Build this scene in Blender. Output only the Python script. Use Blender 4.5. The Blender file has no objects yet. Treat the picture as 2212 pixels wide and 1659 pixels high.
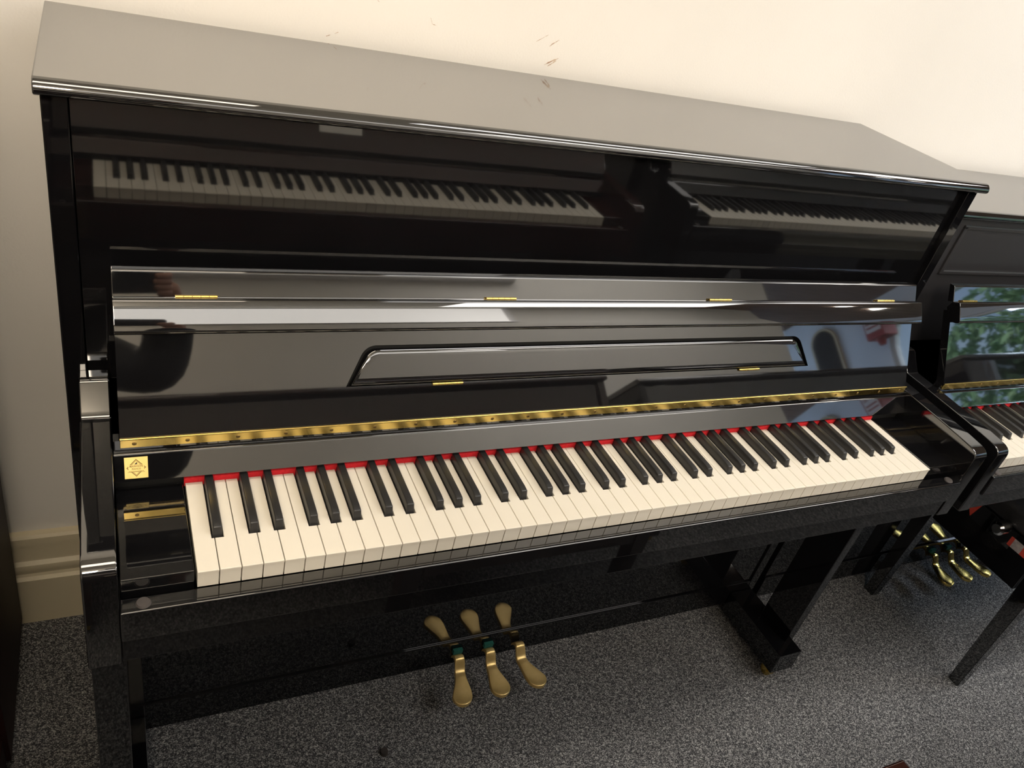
import bpy, bmesh, math, random
from mathutils import Vector, Matrix
random.seed(7)
PI = math.pi
Z0 = 0.73                      # height of the key tops above the floor
COL = bpy.context.scene.collection

# ------------------------------------------------------------------ helpers
def link(o):
    COL.objects.link(o); return o

def empty(name, loc=(0, 0, 0), rz=0.0):
    o = bpy.data.objects.new(name, None); o.empty_display_size = 0.1
    o.location = loc; o.rotation_euler = (0, 0, rz)
    return link(o)

def tag(o, label, cat, group=None, kind=None):
    if label: o['label'] = label
    if cat: o['category'] = cat
    if group: o['group'] = group
    if kind: o['kind'] = kind
    return o

def obj(name, bm, mat, parent=None, label=None, smooth=True, wn=True, ang=38):
    me = bpy.data.meshes.new(name)
    bmesh.ops.recalc_face_normals(bm, faces=bm.faces[:])
    if smooth:
        for f in bm.faces: f.smooth = True
        for e in bm.edges:
            if len(e.link_faces) == 2 and e.calc_face_angle(0) > math.radians(ang): e.smooth = False
    bm.to_mesh(me); bm.free()
    return mobj(name, me, mat, parent, label, smooth and wn)

def mobj(name, me, mat, parent=None, label=None, wn=False):
    o = bpy.data.objects.new(name, me)
    if mat is not None and len(me.materials) == 0:
        for m in (mat if isinstance(mat, (list, tuple)) else [mat]): me.materials.append(m)
    if parent is not None: o.parent = parent
    if label: o['label'] = label
    link(o)
    if wn:
        w = o.modifiers.new('normals', 'WEIGHTED_NORMAL'); w.keep_sharp = True; w.weight = 80
    return o

def box(bm, x0, x1, y0, y1, z0, z1, bev=0.0, seg=2, mat=0):
    t = bmesh.new()
    v = [t.verts.new((x, y, z)) for x in (x0, x1) for y in (y0, y1) for z in (z0, z1)]
    for q in ((0, 1, 3, 2), (4, 6, 7, 5), (0, 4, 5, 1), (2, 3, 7, 6), (0, 2, 6, 4), (1, 5, 7, 3)):
        t.faces.new([v[i] for i in q])
    bmesh.ops.recalc_face_normals(t, faces=t.faces[:])
    if bev > 0:
        bmesh.ops.bevel(t, geom=t.edges[:], offset=bev, segments=seg, profile=0.5, affect='EDGES')
    merge(bm, t, mat)

def merge(bm, t, mat=0, mtx=None):
    mp = {}
    for v in t.verts: mp[v] = bm.verts.new(mtx @ v.co if mtx else v.co)
    for f in t.faces:
        try:
            nf = bm.faces.new([mp[v] for v in f.verts]); nf.material_index = mat if mat else f.material_index
        except ValueError: pass
    t.free()

def prism(bm, prof, x0, x1, bev=0.0, mat=0):
    """profile of (y, z) points extruded along x"""
    t = bmesh.new()
    a = [t.verts.new((x0, y, z)) for y, z in prof]; b = [t.verts.new((x1, y, z)) for y, z in prof]
    n = len(prof)
    ends = [t.faces.new(a), t.faces.new(b[::-1])]
    for i in range(n): t.faces.new((a[i], b[i], b[(i + 1) % n], a[(i + 1) % n]))
    bmesh.ops.recalc_face_normals(t, faces=t.faces[:])
    if bev > 0:
        es = [e for f in ends for e in f.edges]
        bmesh.ops.bevel(t, geom=es, offset=bev, segments=2, profile=0.5, affect='EDGES')
    merge(bm, t, mat)

def slab(bm, outline, z0, z1, bev=0.0, mat=0, mtx=None, bevel_bottom=False):
    """(x, y) outline extruded from z0 to z1, top edge bevelled"""
    t = bmesh.new()
    a = [t.verts.new((x, y, z0)) for x, y in outline]; b = [t.verts.new((x, y, z1)) for x, y in outline]
    n = len(outline)
    fa = t.faces.new(a[::-1]); fb = t.faces.new(b)
    for i in range(n): t.faces.new((a[i], a[(i + 1) % n], b[(i + 1) % n], b[i]))
    bmesh.ops.recalc_face_normals(t, faces=t.faces[:])
    if bev > 0:
        es = list(fb.edges) + (list(fa.edges) if bevel_bottom else [])
        bmesh.ops.bevel(t, geom=es, offset=bev, segments=2, profile=0.5, affect='EDGES')
    merge(bm, t, mat, mtx)

def tube(bm, p0, p1, r0, r1=None, n=16, caps=True, mat=0):
    r1 = r0 if r1 is None else r1
    p0 = Vector(p0); p1 = Vector(p1); d = (p1 - p0).normalized()
    u = d.orthogonal().normalized(); w = d.cross(u)
    a = [bm.verts.new(p0 + (u * math.cos(2 * PI * i / n) + w * math.sin(2 * PI * i / n)) * r0) for i in range(n)]
    b = [bm.verts.new(p1 + (u * math.cos(2 * PI * i / n) + w * math.sin(2 * PI * i / n)) * r1) for i in range(n)]
    for i in range(n):
        f = bm.faces.new((a[i], a[(i + 1) % n], b[(i + 1) % n], b[i])); f.material_index = mat
    if caps:
        bm.faces.new(a[::-1]).material_index = mat; bm.faces.new(b).material_index = mat

def text_bm(body, size, extrude=0.0):
    cu = bpy.data.curves.new('lettering', 'FONT'); cu.body = body; cu.size = size
    cu.offset = size * 0.02; cu.align_x = 'CENTER'; cu.align_y = 'CENTER'; cu.extrude = extrude; cu.resolution_u = 3
    o = bpy.data.objects.new('lettering', cu); COL.objects.link(o)
    dg = bpy.context.evaluated_depsgraph_get(); dg.update()
    me = bpy.data.meshes.new_from_object(o.evaluated_get(dg))
    bm = bmesh.new(); bm.from_mesh(me)
    COL.objects.unlink(o); bpy.data.objects.remove(o); bpy.data.curves.remove(cu); bpy.data.meshes.remove(me)
    return bm

# ---------------------------------------------------------------- materials
def mat(name, color, rough=0.5, metal=0.0, ior=1.5, emis=None, estr=0.0, spec=None):
    m = bpy.data.materials.new(name); m.use_nodes = True
    b = m.node_tree.nodes['Principled BSDF']
    b.inputs['Base Color'].default_value = (*color, 1); b.inputs['Roughness'].default_value = rough
    b.inputs['Metallic'].default_value = metal; b.inputs['IOR'].default_value = ior
    if spec is not None: b.inputs['Specular IOR Level'].default_value = spec
    if emis: b.inputs['Emission Color'].default_value = (*emis, 1); b.inputs['Emission Strength'].default_value = estr
    return m

def noise_mat(name, stops, scale, rough=0.6, bump=0.0, bscale=None, detail=3, stretch=(1, 1, 1), metal=0.0, ior=1.5, rough_var=0.0):
    m = mat(name, stops[0][1], rough, metal, ior); nt = m.node_tree; N = nt.nodes; L = nt.links
    b = N['Principled BSDF']
    tc = N.new('ShaderNodeTexCoord'); mp = N.new('ShaderNodeMapping'); mp.inputs['Scale'].default_value = stretch
    no = N.new('ShaderNodeTexNoise'); no.inputs['Scale'].default_value = scale; no.inputs['Detail'].default_value = detail
    cr = N.new('ShaderNodeValToRGB')
    el = cr.color_ramp.elements
    while len(el) < len(stops): el.new(0.5)
    for e, (p, c) in zip(el, stops): e.position = p; e.color = (*c, 1)
    L.new(tc.outputs['Object'], mp.inputs['Vector']); L.new(mp.outputs['Vector'], no.inputs['Vector'])
    L.new(no.outputs['Fac'], cr.inputs['Fac']); L.new(cr.outputs['Color'], b.inputs['Base Color'])
    if bump:
        n2 = N.new('ShaderNodeTexNoise'); n2.inputs['Scale'].default_value = bscale or scale; n2.inputs['Detail'].default_value = 2
        L.new(mp.outputs['Vector'], n2.inputs['Vector'])
        bp = N.new('ShaderNodeBump'); bp.inputs['Strength'].default_value = bump; bp.inputs['Distance'].default_value = 0.002
        L.new(n2.outputs['Fac'], bp.inputs['Height']); L.new(bp.outputs['Normal'], b.inputs['Normal'])
    if rough_var:
        mr = N.new('ShaderNodeMapRange'); mr.inputs['To Min'].default_value = rough - rough_var; mr.inputs['To Max'].default_value = rough + rough_var
        L.new(no.outputs['Fac'], mr.inputs['Value']); L.new(mr.outputs['Result'], b.inputs['Roughness'])
    return m

M = {}
M['black'] = noise_mat('black_lacquer', [(0.3, (0.0045, 0.0045, 0.0052)), (0.7, (0.006, 0.006, 0.007))], 6, 0.03, ior=2.25)
M['lid_sheen'] = mat('black_lid_sheen', (0.088, 0.086, 0.084), 0.06, ior=4.2)  # grey base paints dust and the wall's reflection onto the black lid top
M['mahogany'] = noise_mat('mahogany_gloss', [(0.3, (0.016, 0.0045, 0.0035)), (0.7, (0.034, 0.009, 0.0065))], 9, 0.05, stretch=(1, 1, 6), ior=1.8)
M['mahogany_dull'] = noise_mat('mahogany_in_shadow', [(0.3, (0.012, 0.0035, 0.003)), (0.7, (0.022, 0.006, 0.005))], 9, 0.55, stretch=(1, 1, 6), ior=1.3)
M['black_low'] = noise_mat('black_lower_lacquer', [(0.3, (0.004, 0.004, 0.0046)), (0.7, (0.005, 0.005, 0.006))], 6, 0.035, ior=1.6)
M['panel'] = mat('black_panel_sheen', (0.030, 0.029, 0.031), 0.32, ior=1.7)  # greyed and roughened black, a bright reflection put into the panel's colour
M['matte'] = mat('matte_black', (0.006, 0.006, 0.006), 0.7)
M['white_key'] = noise_mat('white_key_plastic', [(0.3, (0.78, 0.735, 0.64)), (0.7, (0.81, 0.765, 0.67))], 20, 0.28)
M['black_key'] = mat('black_key_plastic', (0.018, 0.018, 0.019), 0.38, ior=1.6)
M['felt'] = noise_mat('red_felt', [(0.3, (0.62, 0.012, 0.022)), (0.7, (0.75, 0.02, 0.03))], 300, 0.95)
M['green'] = noise_mat('green_felt', [(0.3, (0.006, 0.075, 0.06)), (0.7, (0.01, 0.11, 0.09))], 300, 0.95)
M['brass'] = noise_mat('brass', [(0.3, (0.80, 0.58, 0.17)), (0.7, (0.88, 0.66, 0.22))], 40, 0.2, metal=1.0, rough_var=0.05)
M['pedal'] = noise_mat('worn_brass', [(0.3, (0.80, 0.57, 0.22)), (0.7, (0.92, 0.68, 0.30))], 30, 0.36, metal=0.7, rough_var=0.08)
M['chrome'] = mat('chrome', (0.75, 0.75, 0.75), 0.1, 1.0)
M['plate'] = noise_mat('gold_plate', [(0.3, (0.82, 0.62, 0.20)), (0.7, (0.9, 0.70, 0.26))], 60, 0.45, metal=0.35)
M['ink'] = mat('engraved_gold', (0.22, 0.13, 0.018), 0.6)
M['icon'] = mat('engraved_black', (0.03, 0.02, 0.01), 0.5)
M['screw'] = mat('screw_brass', (0.30, 0.2, 0.07), 0.35, 1.0)
M['rubber'] = mat('grey_rubber', (0.06, 0.052, 0.05), 0.6)
M['wall'] = noise_mat('cream_wall_paint', [(0.3, (0.805, 0.775, 0.725)), (0.7, (0.835, 0.805, 0.755))], 3, 0.75, bump=0.10, bscale=260)
M['skirting'] = noise_mat('cream_gloss_paint', [(0.3, (0.72, 0.63, 0.44)), (0.7, (0.76, 0.67, 0.48))], 5, 0.4)
M['wall_white'] = noise_mat('white_wall_paint', [(0.3, (0.76, 0.80, 0.86)), (0.7, (0.80, 0.84, 0.90))], 3, 0.8)
M['ceiling'] = noise_mat('ceiling_paint', [(0.3, (0.84, 0.81, 0.74)), (0.7, (0.87, 0.84, 0.77))], 4, 0.85)
M['timber'] = noise_mat('timber_boards', [(0.3, (0.16, 0.085, 0.05)), (0.7, (0.27, 0.16, 0.10))], 3, 0.55, stretch=(1, 14, 1))
M['scuff'] = noise_mat('scuff_marks', [(0.35, (0.42, 0.28, 0.20)), (0.65, (0.62, 0.50, 0.38))], 90, 0.8)
M['skin'] = noise_mat('skin', [(0.3, (0.42, 0.21, 0.14)), (0.7, (0.50, 0.27, 0.19))], 15, 0.5)
M['hair'] = noise_mat('dark_hair', [(0.3, (0.02, 0.014, 0.01)), (0.7, (0.04, 0.028, 0.02))], 60, 0.55)
M['jacket'] = noise_mat('dark_cloth', [(0.3, (0.008, 0.009, 0.011)), (0.7, (0.015, 0.016, 0.019))], 120, 0.9)
M['trousers'] = noise_mat('navy_cloth', [(0.3, (0.012, 0.015, 0.025)), (0.7, (0.02, 0.025, 0.04))], 120, 0.9)
M['eye'] = mat('eye_white', (0.8, 0.78, 0.75), 0.2)
M['red_paint'] = mat('red_paint', (0.36, 0.05, 0.045), 0.5)
M['white_paint'] = mat('white_paint', (0.8, 0.78, 0.78), 0.5)
M['red_cloth'] = noise_mat('red_label', [(0.3, (0.42, 0.045, 0.03)), (0.7, (0.52, 0.06, 0.04))], 60, 0.5)
M['grey_label'] = noise_mat('grey_label', [(0.3, (0.25, 0.22, 0.23)), (0.7, (0.42, 0.38, 0.39))], 120, 0.6)
M['paper'] = mat('white_card', (0.8, 0.79, 0.76), 0.6)
M['leather'] = noise_mat('black_leather', [(0.3, (0.008, 0.008, 0.009)), (0.7, (0.014, 0.014, 0.016))], 80, 0.45, bump=0.2, bscale=500)
M['leaf'] = noise_mat('leaves', [(0.3, (0.08, 0.22, 0.09)), (0.7, (0.30, 0.46, 0.24))], 8, 0.6)
M['bark'] = noise_mat('bark', [(0.3, (0.05, 0.035, 0.025)), (0.7, (0.12, 0.09, 0.06))], 30, 0.9)
M['lamp'] = mat('lamp_diffuser', (0.9, 0.9, 0.9), 0.5, emis=(1.0, 0.95, 0.88), estr=2.9)
M['spot'] = mat('downlight_lens', (0.9, 0.9, 0.9), 0.5, emis=(1.0, 0.95, 0.85), estr=30.0)
M['mirror'] = mat('niche_shade', (0.022, 0.019, 0.016), 0.8)
M['gold_frame'] = mat('cream_frame', (0.6, 0.48, 0.3), 0.5)
M['pebble'] = noise_mat('dark_rubber', [(0.3, (0.025, 0.02, 0.017)), (0.7, (0.05, 0.04, 0.035))], 80, 0.7)
M['grass'] = noise_mat('grass', [(0.3, (0.05, 0.12, 0.03)), (0.7, (0.12, 0.22, 0.06))], 30, 0.9)

def carpet():
    m = mat('flecked_carpet', (0.05, 0.05, 0.055), 0.95); nt = m.node_tree; N = nt.nodes; L = nt.links; b = N['Principled BSDF']
    tc = N.new('ShaderNodeTexCoord'); mp = N.new('ShaderNodeMapping'); mp.inputs['Scale'].default_value = (1, 1.25, 1)
    mp.inputs['Rotation'].default_value = (0, 0, 0.3)
    no = N.new('ShaderNodeTexVoronoi'); no.feature = 'F1'; no.inputs['Scale'].default_value = 560; no.inputs['Randomness'].default_value = 1.0
    sp = N.new('ShaderNodeSeparateColor'); L.new(no.outputs['Color'], sp.inputs['Color'])
    n3 = N.new('ShaderNodeTexNoise'); n3.inputs['Scale'].default_value = 130; n3.inputs['Detail'].default_value = 2
    ad = N.new('ShaderNodeMath'); ad.operation = 'MULTIPLY_ADD'; ad.inputs[1].default_value = 0.62
    sc3 = N.new('ShaderNodeMath'); sc3.operation = 'MULTIPLY'; sc3.inputs[1].default_value = 0.55
    cr = N.new('ShaderNodeValToRGB'); el = cr.color_ramp.elements
    el[0].position = 0.30; el[0].color = (0.016, 0.016, 0.019, 1); el[1].position = 0.90; el[1].color = (0.48, 0.475, 0.465, 1)
    e = el.new(0.58); e.color = (0.080, 0.081, 0.086, 1); e = el.new(0.72); e.color = (0.20, 0.198, 0.196, 1)
    n2 = N.new('ShaderNodeTexNoise'); n2.inputs['Scale'].default_value = 7; n2.inputs['Detail'].default_value = 2
    mr = N.new('ShaderNodeMapRange'); mr.inputs['To Min'].default_value = 0.8; mr.inputs['To Max'].default_value = 1.2
    mx = N.new('ShaderNodeMix'); mx.data_type = 'RGBA'; mx.blend_type = 'MULTIPLY'; mx.inputs['Factor'].default_value = 1.0
    L.new(tc.outputs['Object'], mp.inputs['Vector']); L.new(mp.outputs['Vector'], no.inputs['Vector']); L.new(mp.outputs['Vector'], n3.inputs['Vector'])
    L.new(n3.outputs['Fac'], sc3.inputs[0]); L.new(sp.outputs['Red'], ad.inputs[0]); L.new(sc3.outputs['Value'], ad.inputs[2])
    L.new(tc.outputs['Object'], n2.inputs['Vector']); L.new(n2.outputs['Fac'], mr.inputs['Value'])
    L.new(ad.outputs['Value'], cr.inputs['Fac']); L.new(cr.outputs['Color'], mx.inputs['A']); L.new(mr.outputs['Result'], mx.inputs['B'])
    L.new(mx.outputs['Result'], b.inputs['Base Color'])
    bp = N.new('ShaderNodeBump'); bp.inputs['Strength'].default_value = 0.35; bp.inputs['Distance'].default_value = 0.002
    L.new(ad.outputs['Value'], bp.inputs['Height']); L.new(bp.outputs['Normal'], b.inputs['Normal'])
    return m
M['carpet'] = carpet()

def pane_glass():
    m = bpy.data.materials.new('window_glass'); m.use_nodes = True; nt = m.node_tree; N = nt.nodes; L = nt.links
    for n in list(N): N.remove(n)
    out = N.new('ShaderNodeOutputMaterial'); mx = N.new('ShaderNodeMixShader'); tr = N.new('ShaderNodeBsdfTransparent'); gl = N.new('ShaderNodeBsdfGlossy')
    gl.inputs['Roughness'].default_value = 0.02; fr = N.new('ShaderNodeFresnel'); fr.inputs['IOR'].default_value = 1.45
    L.new(fr.outputs['Fac'], mx.inputs['Fac']); L.new(tr.outputs['BSDF'], mx.inputs[1]); L.new(gl.outputs['BSDF'], mx.inputs[2]); L.new(mx.outputs['Shader'], out.inputs['Surface'])
    return m
M['glass'] = pane_glass()

# -------------------------------------------------------------------- piano
K = 0.0235
PAT = ['A', 'A#', 'B', 'C', 'C#', 'D', 'D#', 'E', 'F', 'F#', 'G', 'G#']
BOFF = {'C#': -0.0026, 'D#': 0.0026, 'F#': -0.0034, 'G#': 0.0, 'A#': 0.0034}
KEYMESH = {}

def white_key_mesh(kind):
    if kind in KEYMESH: return KEYMESH[kind]
    left = {'D': 'C#', 'E': 'D#', 'G': 'F#', 'A': 'G#', 'B': 'A#'}.get(kind)
    right = {'C': 'C#', 'D': 'D#', 'F': 'F#', 'G': 'G#', 'A': 'A#', 'A0': 'A#'}.get(kind)
    g = 0.00045; hw = 0.0067; yb = 0.0492; ye = 0.1475
    xl = g if not left else BOFF[left] + hw
    xr = K - g if not right else K + BOFF[right] - hw
    pts = [(g, 0.0), (K - g, 0.0)]
    if right: pts += [(K - g, yb), (xr, yb), (xr, ye)]
    else: pts += [(K - g, ye)]
    if left: pts += [(xl, ye), (xl, yb), (g, yb)]
    else: pts += [(g, ye)]
    bm = bmesh.new(); slab(bm, pts, -0.0025, 0.0, 0.0006)
    inner = [(x + (0.0002 if x < K / 2 else -0.0002), y + 0.0008) for x, y in pts]
    slab(bm, inner, -0.024, -0.0022)
    bmesh.ops.recalc_face_normals(bm, faces=bm.faces[:])
    me = bpy.data.meshes.new('white_key'); 
    bm.to_mesh(me); bm.free(); me.materials.append(M['white_key']); KEYMESH[kind] = me
    return me

def black_key_mesh():
    if 'blk' in KEYMESH: return KEYMESH['blk']
    t = bmesh.new()
    b0, b1 = 0.0058, 0.0047; h = 0.0118; y0, y1, yt = 0.0502, 0.1462, 0.0552
    zb = -0.01
    v = [t.verts.new(c) for c in ((-b0, y0, zb), (b0, y0, zb), (b0, y1, zb), (-b0, y1, zb), (-b1, yt, h - 0.0012), (b1, yt, h - 0.0012), (b1, y1, h), (-b1, y1, h), (b1, yt + 0.010, h), (-b1, yt + 0.010, h))]
    for q in ((0, 3, 2, 1), (0, 1, 5, 4), (4, 5, 8, 9), (9, 8, 6, 7), (2, 3, 7, 6), (1, 2, 6, 8, 5), (3, 0, 4, 9, 7)): t.faces.new([v[i] for i in q])
    bmesh.ops.recalc_face_normals(t, faces=t.faces[:])
    es = [e for e in t.edges if e.verts[0].co.z > 0 or e.verts[1].co.z > 0]
    es = [e for e in es if not (abs(e.verts[0].co.y - e.verts[1].co.y) < 1e-6 and abs(e.verts[0].co.y - (yt + 0.010)) < 1e-5)]
    bmesh.ops.bevel(t, geom=es, offset=0.0013, segments=3, profile=0.5, affect='EDGES')
    for f in t.faces: f.smooth = True
    for e in t.edges:
        if len(e.link_faces) == 2 and e.calc_face_angle(0) > math.radians(50): e.smooth = False
    me = bpy.data.meshes.new('black_key'); t.to_mesh(me); t.free(); me.materials.append(M['black_key']); KEYMESH['blk'] = me
    return me

def rounded(profile_pts, corner, r, n=6):
    """replace the vertex at index corner of a closed 2-D outline with an arc of radius r"""
    p = [Vector(q) for q in profile_pts]; a, b, c = p[corner - 1], p[corner], p[(corner + 1) % len(p)]
    d1 = (a - b).normalized(); d2 = (c - b).normalized(); ang = d1.angle(d2) / 2
    t = r / math.tan(ang); cen = b + (d1 + d2).normalized() * (r / math.sin(ang))
    s = b + d1 * t; e = b + d2 * t
    a0 = math.atan2(s.y - cen.y, s.x - cen.x); a1 = math.atan2(e.y - cen.y, e.x - cen.x)
    while a1 - a0 > PI: a1 -= 2 * PI
    while a1 - a0 < -PI: a1 += 2 * PI
    arc = [(cen.x + r * math.cos(a0 + (a1 - a0) * i / n), cen.y + r * math.sin(a0 + (a1 - a0) * i / n)) for i in range(n + 1)]
    return list(profile_pts[:corner]) + arc + list(profile_pts[corner + 1:])

FB0 = (0.1605, 0.0605); TILT = math.radians(27.0)     # foot of the open fallboard and its lean
def fb(s, off=0.0):
    """point on the fallboard's face: s along it, off towards the player"""
    y = FB0[0] + s * math.sin(TILT) - off * math.cos(TILT)
    z = FB0[1] + s * math.cos(TILT) + off * math.sin(TILT)
    return y, z

def make_piano(name, label, cat, group, loc, rz, case='black', d=0.0, lid_z=0.4385, lid_y=0.252, lid_back=0.585,
               pedal_x=0.605, frame=False, plate=False, detail=True, pedal_polish=False, lid_ext=0.130, desk=True, hinge='brass', felt='felt', legs=True):
    P = empty(name, loc, rz); tag(P, label, cat, group)
    c = M[case]; low = M['black_low'] if case == 'black' else c; X0, X1 = 0.0, 52 * K; XC = X1 / 2
    def add(n, bm, m=c, parent=P, lab=None, **k):
        for v in bm.verts: v.co.z += Z0
        return obj(n, bm, m, parent, lab, **k)
    lidb = lid_z - 0.017
    py = lid_y + 0.026 if not frame else lid_y + 0.012          # upper panel plane
    sy = lid_y + 0.0155 if not frame else lid_y + 0.006         # front edge of the case sides
    pe = 0.069 - d; ai = 0.077 - d; ao = 0.110 - d; si = 0.101 - d; so = 0.125 - d
    # case sides
    for s in (0, 1):
        bm = bmesh.new()
        xa, xb = (-so, -si) if s == 0 else (X1 + si, X1 + so)
        box(bm, xa, xb, sy, 0.570, -0.70, lidb - 0.001, 0.0015); add('case_side', bm, low)
    bm = bmesh.new(); box(bm, -si, X1 + si, 0.548, 0.568, -0.70, lidb - 0.001, 0.001); add('back_panel', bm)
    # lid with rounded nose
    f = lid_y
    prof = [(lid_back, lidb), (lid_back, lid_z), (f + 0.03, lid_z), (f + 0.013, lid_z - 0.0003)]
    prof += [(f + 0.0125 - 0.0125 * math.sin(a), lid_z - 0.0123 + 0.0120 * math.cos(a)) for a in [math.radians(k) for k in (12, 24, 36, 48, 60, 72, 84)]]
    prof += [(f, lid_z - 0.0130), (f + 0.0006, lid_z - 0.0150), (f + 0.003, lidb)]
    bm = bmesh.new(); prism(bm, prof, -lid_ext, X1 + lid_ext, 0.0015); lid = add('lid', bm, [M['lid_sheen'], c] if case == 'black' else c, ang=50)
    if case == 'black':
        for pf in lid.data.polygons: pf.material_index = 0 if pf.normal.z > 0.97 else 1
    # upper panel
    bm = bmesh.new(); box(bm, -si + 0.0005, X1 + si - 0.0005, py, py + 0.018, 0.07, lidb - 0.002, 0.001)
    up = add('upper_panel', bm, M['panel'] if frame else c)
    if frame:
        bm = bmesh.new()
        for x0, x1, z0, z1 in ((-si + 0.06, X1 + si - 0.06, 0.232, 0.240), (-si + 0.06, X1 + si - 0.06, lidb - 0.022, lidb - 0.014),
                               (-si + 0.06, -si + 0.070, 0.236, lidb - 0.016), (X1 + si - 0.070, X1 + si - 0.06, 0.236, lidb - 0.016)):
            box(bm, x0, x1, py - 0.004, py + 0.002, z0, z1, 0.0018)
        o = obj_z('panel_moulding', bm, M['panel'], up)
    # arms
    arm = [(-0.019, -0.107), (-0.019, 0.0270), (-0.0182, 0.0325), (-0.0155, 0.0375), (-0.011, 0.0412), (-0.005, 0.0436), (0.004, 0.0450), (0.03, 0.0472), (0.061, 0.0490), (0.12, 0.0512),
           (0.160, 0.0530), (0.213, 0.0545), (0.2165, 0.0556), (0.2195, 0.0580), (0.2220, 0.0612), (0.2440, 0.0868), (0.2465, 0.0888), (0.2500, 0.0898), (0.2540, 0.0900), (sy - 0.0005, 0.0900), (sy - 0.0005, -0.107)]
    for s in (0, 1):
        bm = bmesh.new(); xa, xb = (-ao, -ai) if s == 0 else (X1 + ai, X1 + ao)
        prism(bm, arm, xa, xb, 0.002); add('arm', bm, ang=45)
    # key bed, key slip, cheek blocks
    bm = bmesh.new(); box(bm, -ai + 0.0005, X1 + ai - 0.0005, -0.017, 0.2715, -0.107, -0.0690, 0.002); add('key_bed', bm, low)
    bm = bmesh.new(); box(bm, -ai + 0.0005, X1 + ai - 0.0005, -0.0225, -0.0018, -0.0680, -0.0226, 0.0018, 3); slip = add('key_slip', bm)
    for bx in (-0.054 + d, X1 + 0.054 - d):
        bm = bmesh.new(); tube(bm, (bx, -0.0115, -0.0226), (bx, -0.0115, -0.0205), 0.0078, 0.0066, 24); obj_z('rubber_button', bm, M['rubber'], slip)
    for s in (0, 1):
        bm = bmesh.new(); xa, xb = (-ai + 0.001, -0.0022) if s == 0 else (X1 + 0.0022, X1 + ai - 0.001)
        box(bm, xa, xb, 0.0030, 0.150, -0.0675, 0.0, 0.0016); add('key_block', bm)
    # fall strip behind the keys and the board that carries the hinge
    prof = [(0.1400, 0.0165), (0.1568, 0.0425), (0.1578, 0.0436), (0.1590, 0.0441), (0.1640, 0.0441), (0.1640, 0.0165)]
    bm = bmesh.new(); prism(bm, prof, -ai + 0.001, X1 + ai - 0.001); ks = add('fall_strip', bm)
    bm = bmesh.new(); box(bm, -ai + 0.001, X1 + ai - 0.001, 0.1622, 0.1760, 0.0440, 0.0606); add('hinge_rail', bm)
    bm = bmesh.new(); box(bm, -0.001, X1 + 0.001, 0.1478, 0.153, -0.006, 0.0068, 0.0008); add('felt_strip', bm, M[felt], lab='red felt strip behind the keys' if felt == 'felt' else None)
    bm = bmesh.new(); box(bm, -ai + 0.001, X1 + ai - 0.001, 0.1532, 0.160, -0.02, 0.0163); add('gap_shade', bm, M['matte'])  # matte black strip stands in for the dark gap behind the felt
    # brass piano hinge with screws
    bm = bmesh.new(); box(bm, -pe, X1 + pe, 0.1598, 0.1621, 0.0515, 0.0632, 0.0004)
    tube(bm, (-pe, 0.1602, 0.0636), (X1 + pe, 0.1602, 0.0636), 0.0014, n=10)
    hg = add('piano_hinge', bm, M[hinge], lab='brass continuous hinge' if hinge == 'brass' else None)
    ns = 24 if detail else 0
    if ns:
        me = None
        for k in range(ns):
            x = -0.054 + d + (X1 + 0.108 - 2 * d) * k / (ns - 1)
            if me is None:
                bm = bmesh.new(); tube(bm, (0, 0.15985, 0), (0, 0.1592, 0), 0.0026, 0.0021, 14); box(bm, -0.0019, 0.0019, 0.15905, 0.1592, -0.0003, 0.0003, mat=1)
                o = obj('screw', bm, [M['screw'], M['matte']], hg); me = o.data; o.location = (x, 0, Z0 + 0.0570)
            else:
                o = mobj('screw', me, None, hg); o.location = (x, 0, Z0 + 0.0570)
    # open fallboard: face with a cut-out for the music desk, made in its own plane
    L_ = 0.150
    dk = [(0.2030, 0.0530), (1.0190, 0.0530), (0.9930, 0.1010), (0.2290, 0.1010)]
    dk = [(x - 0.611 + XC, s) for x, s in dk]
    desk_out = rounded(rounded(dk, 3, 0.020), 2, 0.020)
    g = 0.0048
    hole = [(dk[0][0] - 0.0065, 0.0524), (dk[1][0] + 0.0065, 0.0524), (dk[2][0] + 0.0058, 0.1010 + g), (dk[3][0] - 0.0058, 0.1010 + g)]
    hole = rounded(rounded(hole, 3, 0.023), 2, 0.023)
    bm = bmesh.new()
    outer = [(-pe, 0.0), (X1 + pe, 0.0), (X1 + pe, L_), (-pe, L_)]
    loops = []
    for off in (0.0, -0.016):
        lo = []
        for poly in ((outer, hole) if desk else (outer,)):
            vs = [bm.verts.new((x, *fb(s, off))) for x, s in poly]; lo.append(vs)
        es = []
        for vs in lo:
            for i in range(len(vs)): es.append(bm.edges.new((vs[i], vs[(i + 1) % len(vs)])))
        bmesh.ops.triangle_fill(bm, use_beauty=True, edges=es)
        loops.append(lo)
    for a, b in zip(*loops):
        for i in range(len(a)): bm.faces.new((a[i], a[(i + 1) % len(a)], b[(i + 1) % len(b)], b[i]))
    fall = add('fallboard', bm, smooth=False)
    if desk:
        bm = bmesh.new()
        def desk_pt(x, s, off): return (x, *fb(s, off))
        cx = sum(p[0] for p in desk_out) / len(desk_out)
        rings = []
        for inset, off in ((0.0, -0.012), (0.0, -0.0022), (0.0005, -0.0008), (0.0016, 0.0004), (0.004, 0.0012), (0.010, 0.0018)):
            ring = []
            smin, smax = 0.053, 0.101; sc = (smin + smax) / 2
            for x, s in desk_out:
                k = 1 - inset / ((smax - smin) / 2)
                xx = x + (inset if x < XC else -inset)
                ring.append(bm.verts.new(desk_pt(xx, sc + (s - sc) * k, off)))
            rings.append(ring)
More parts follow.
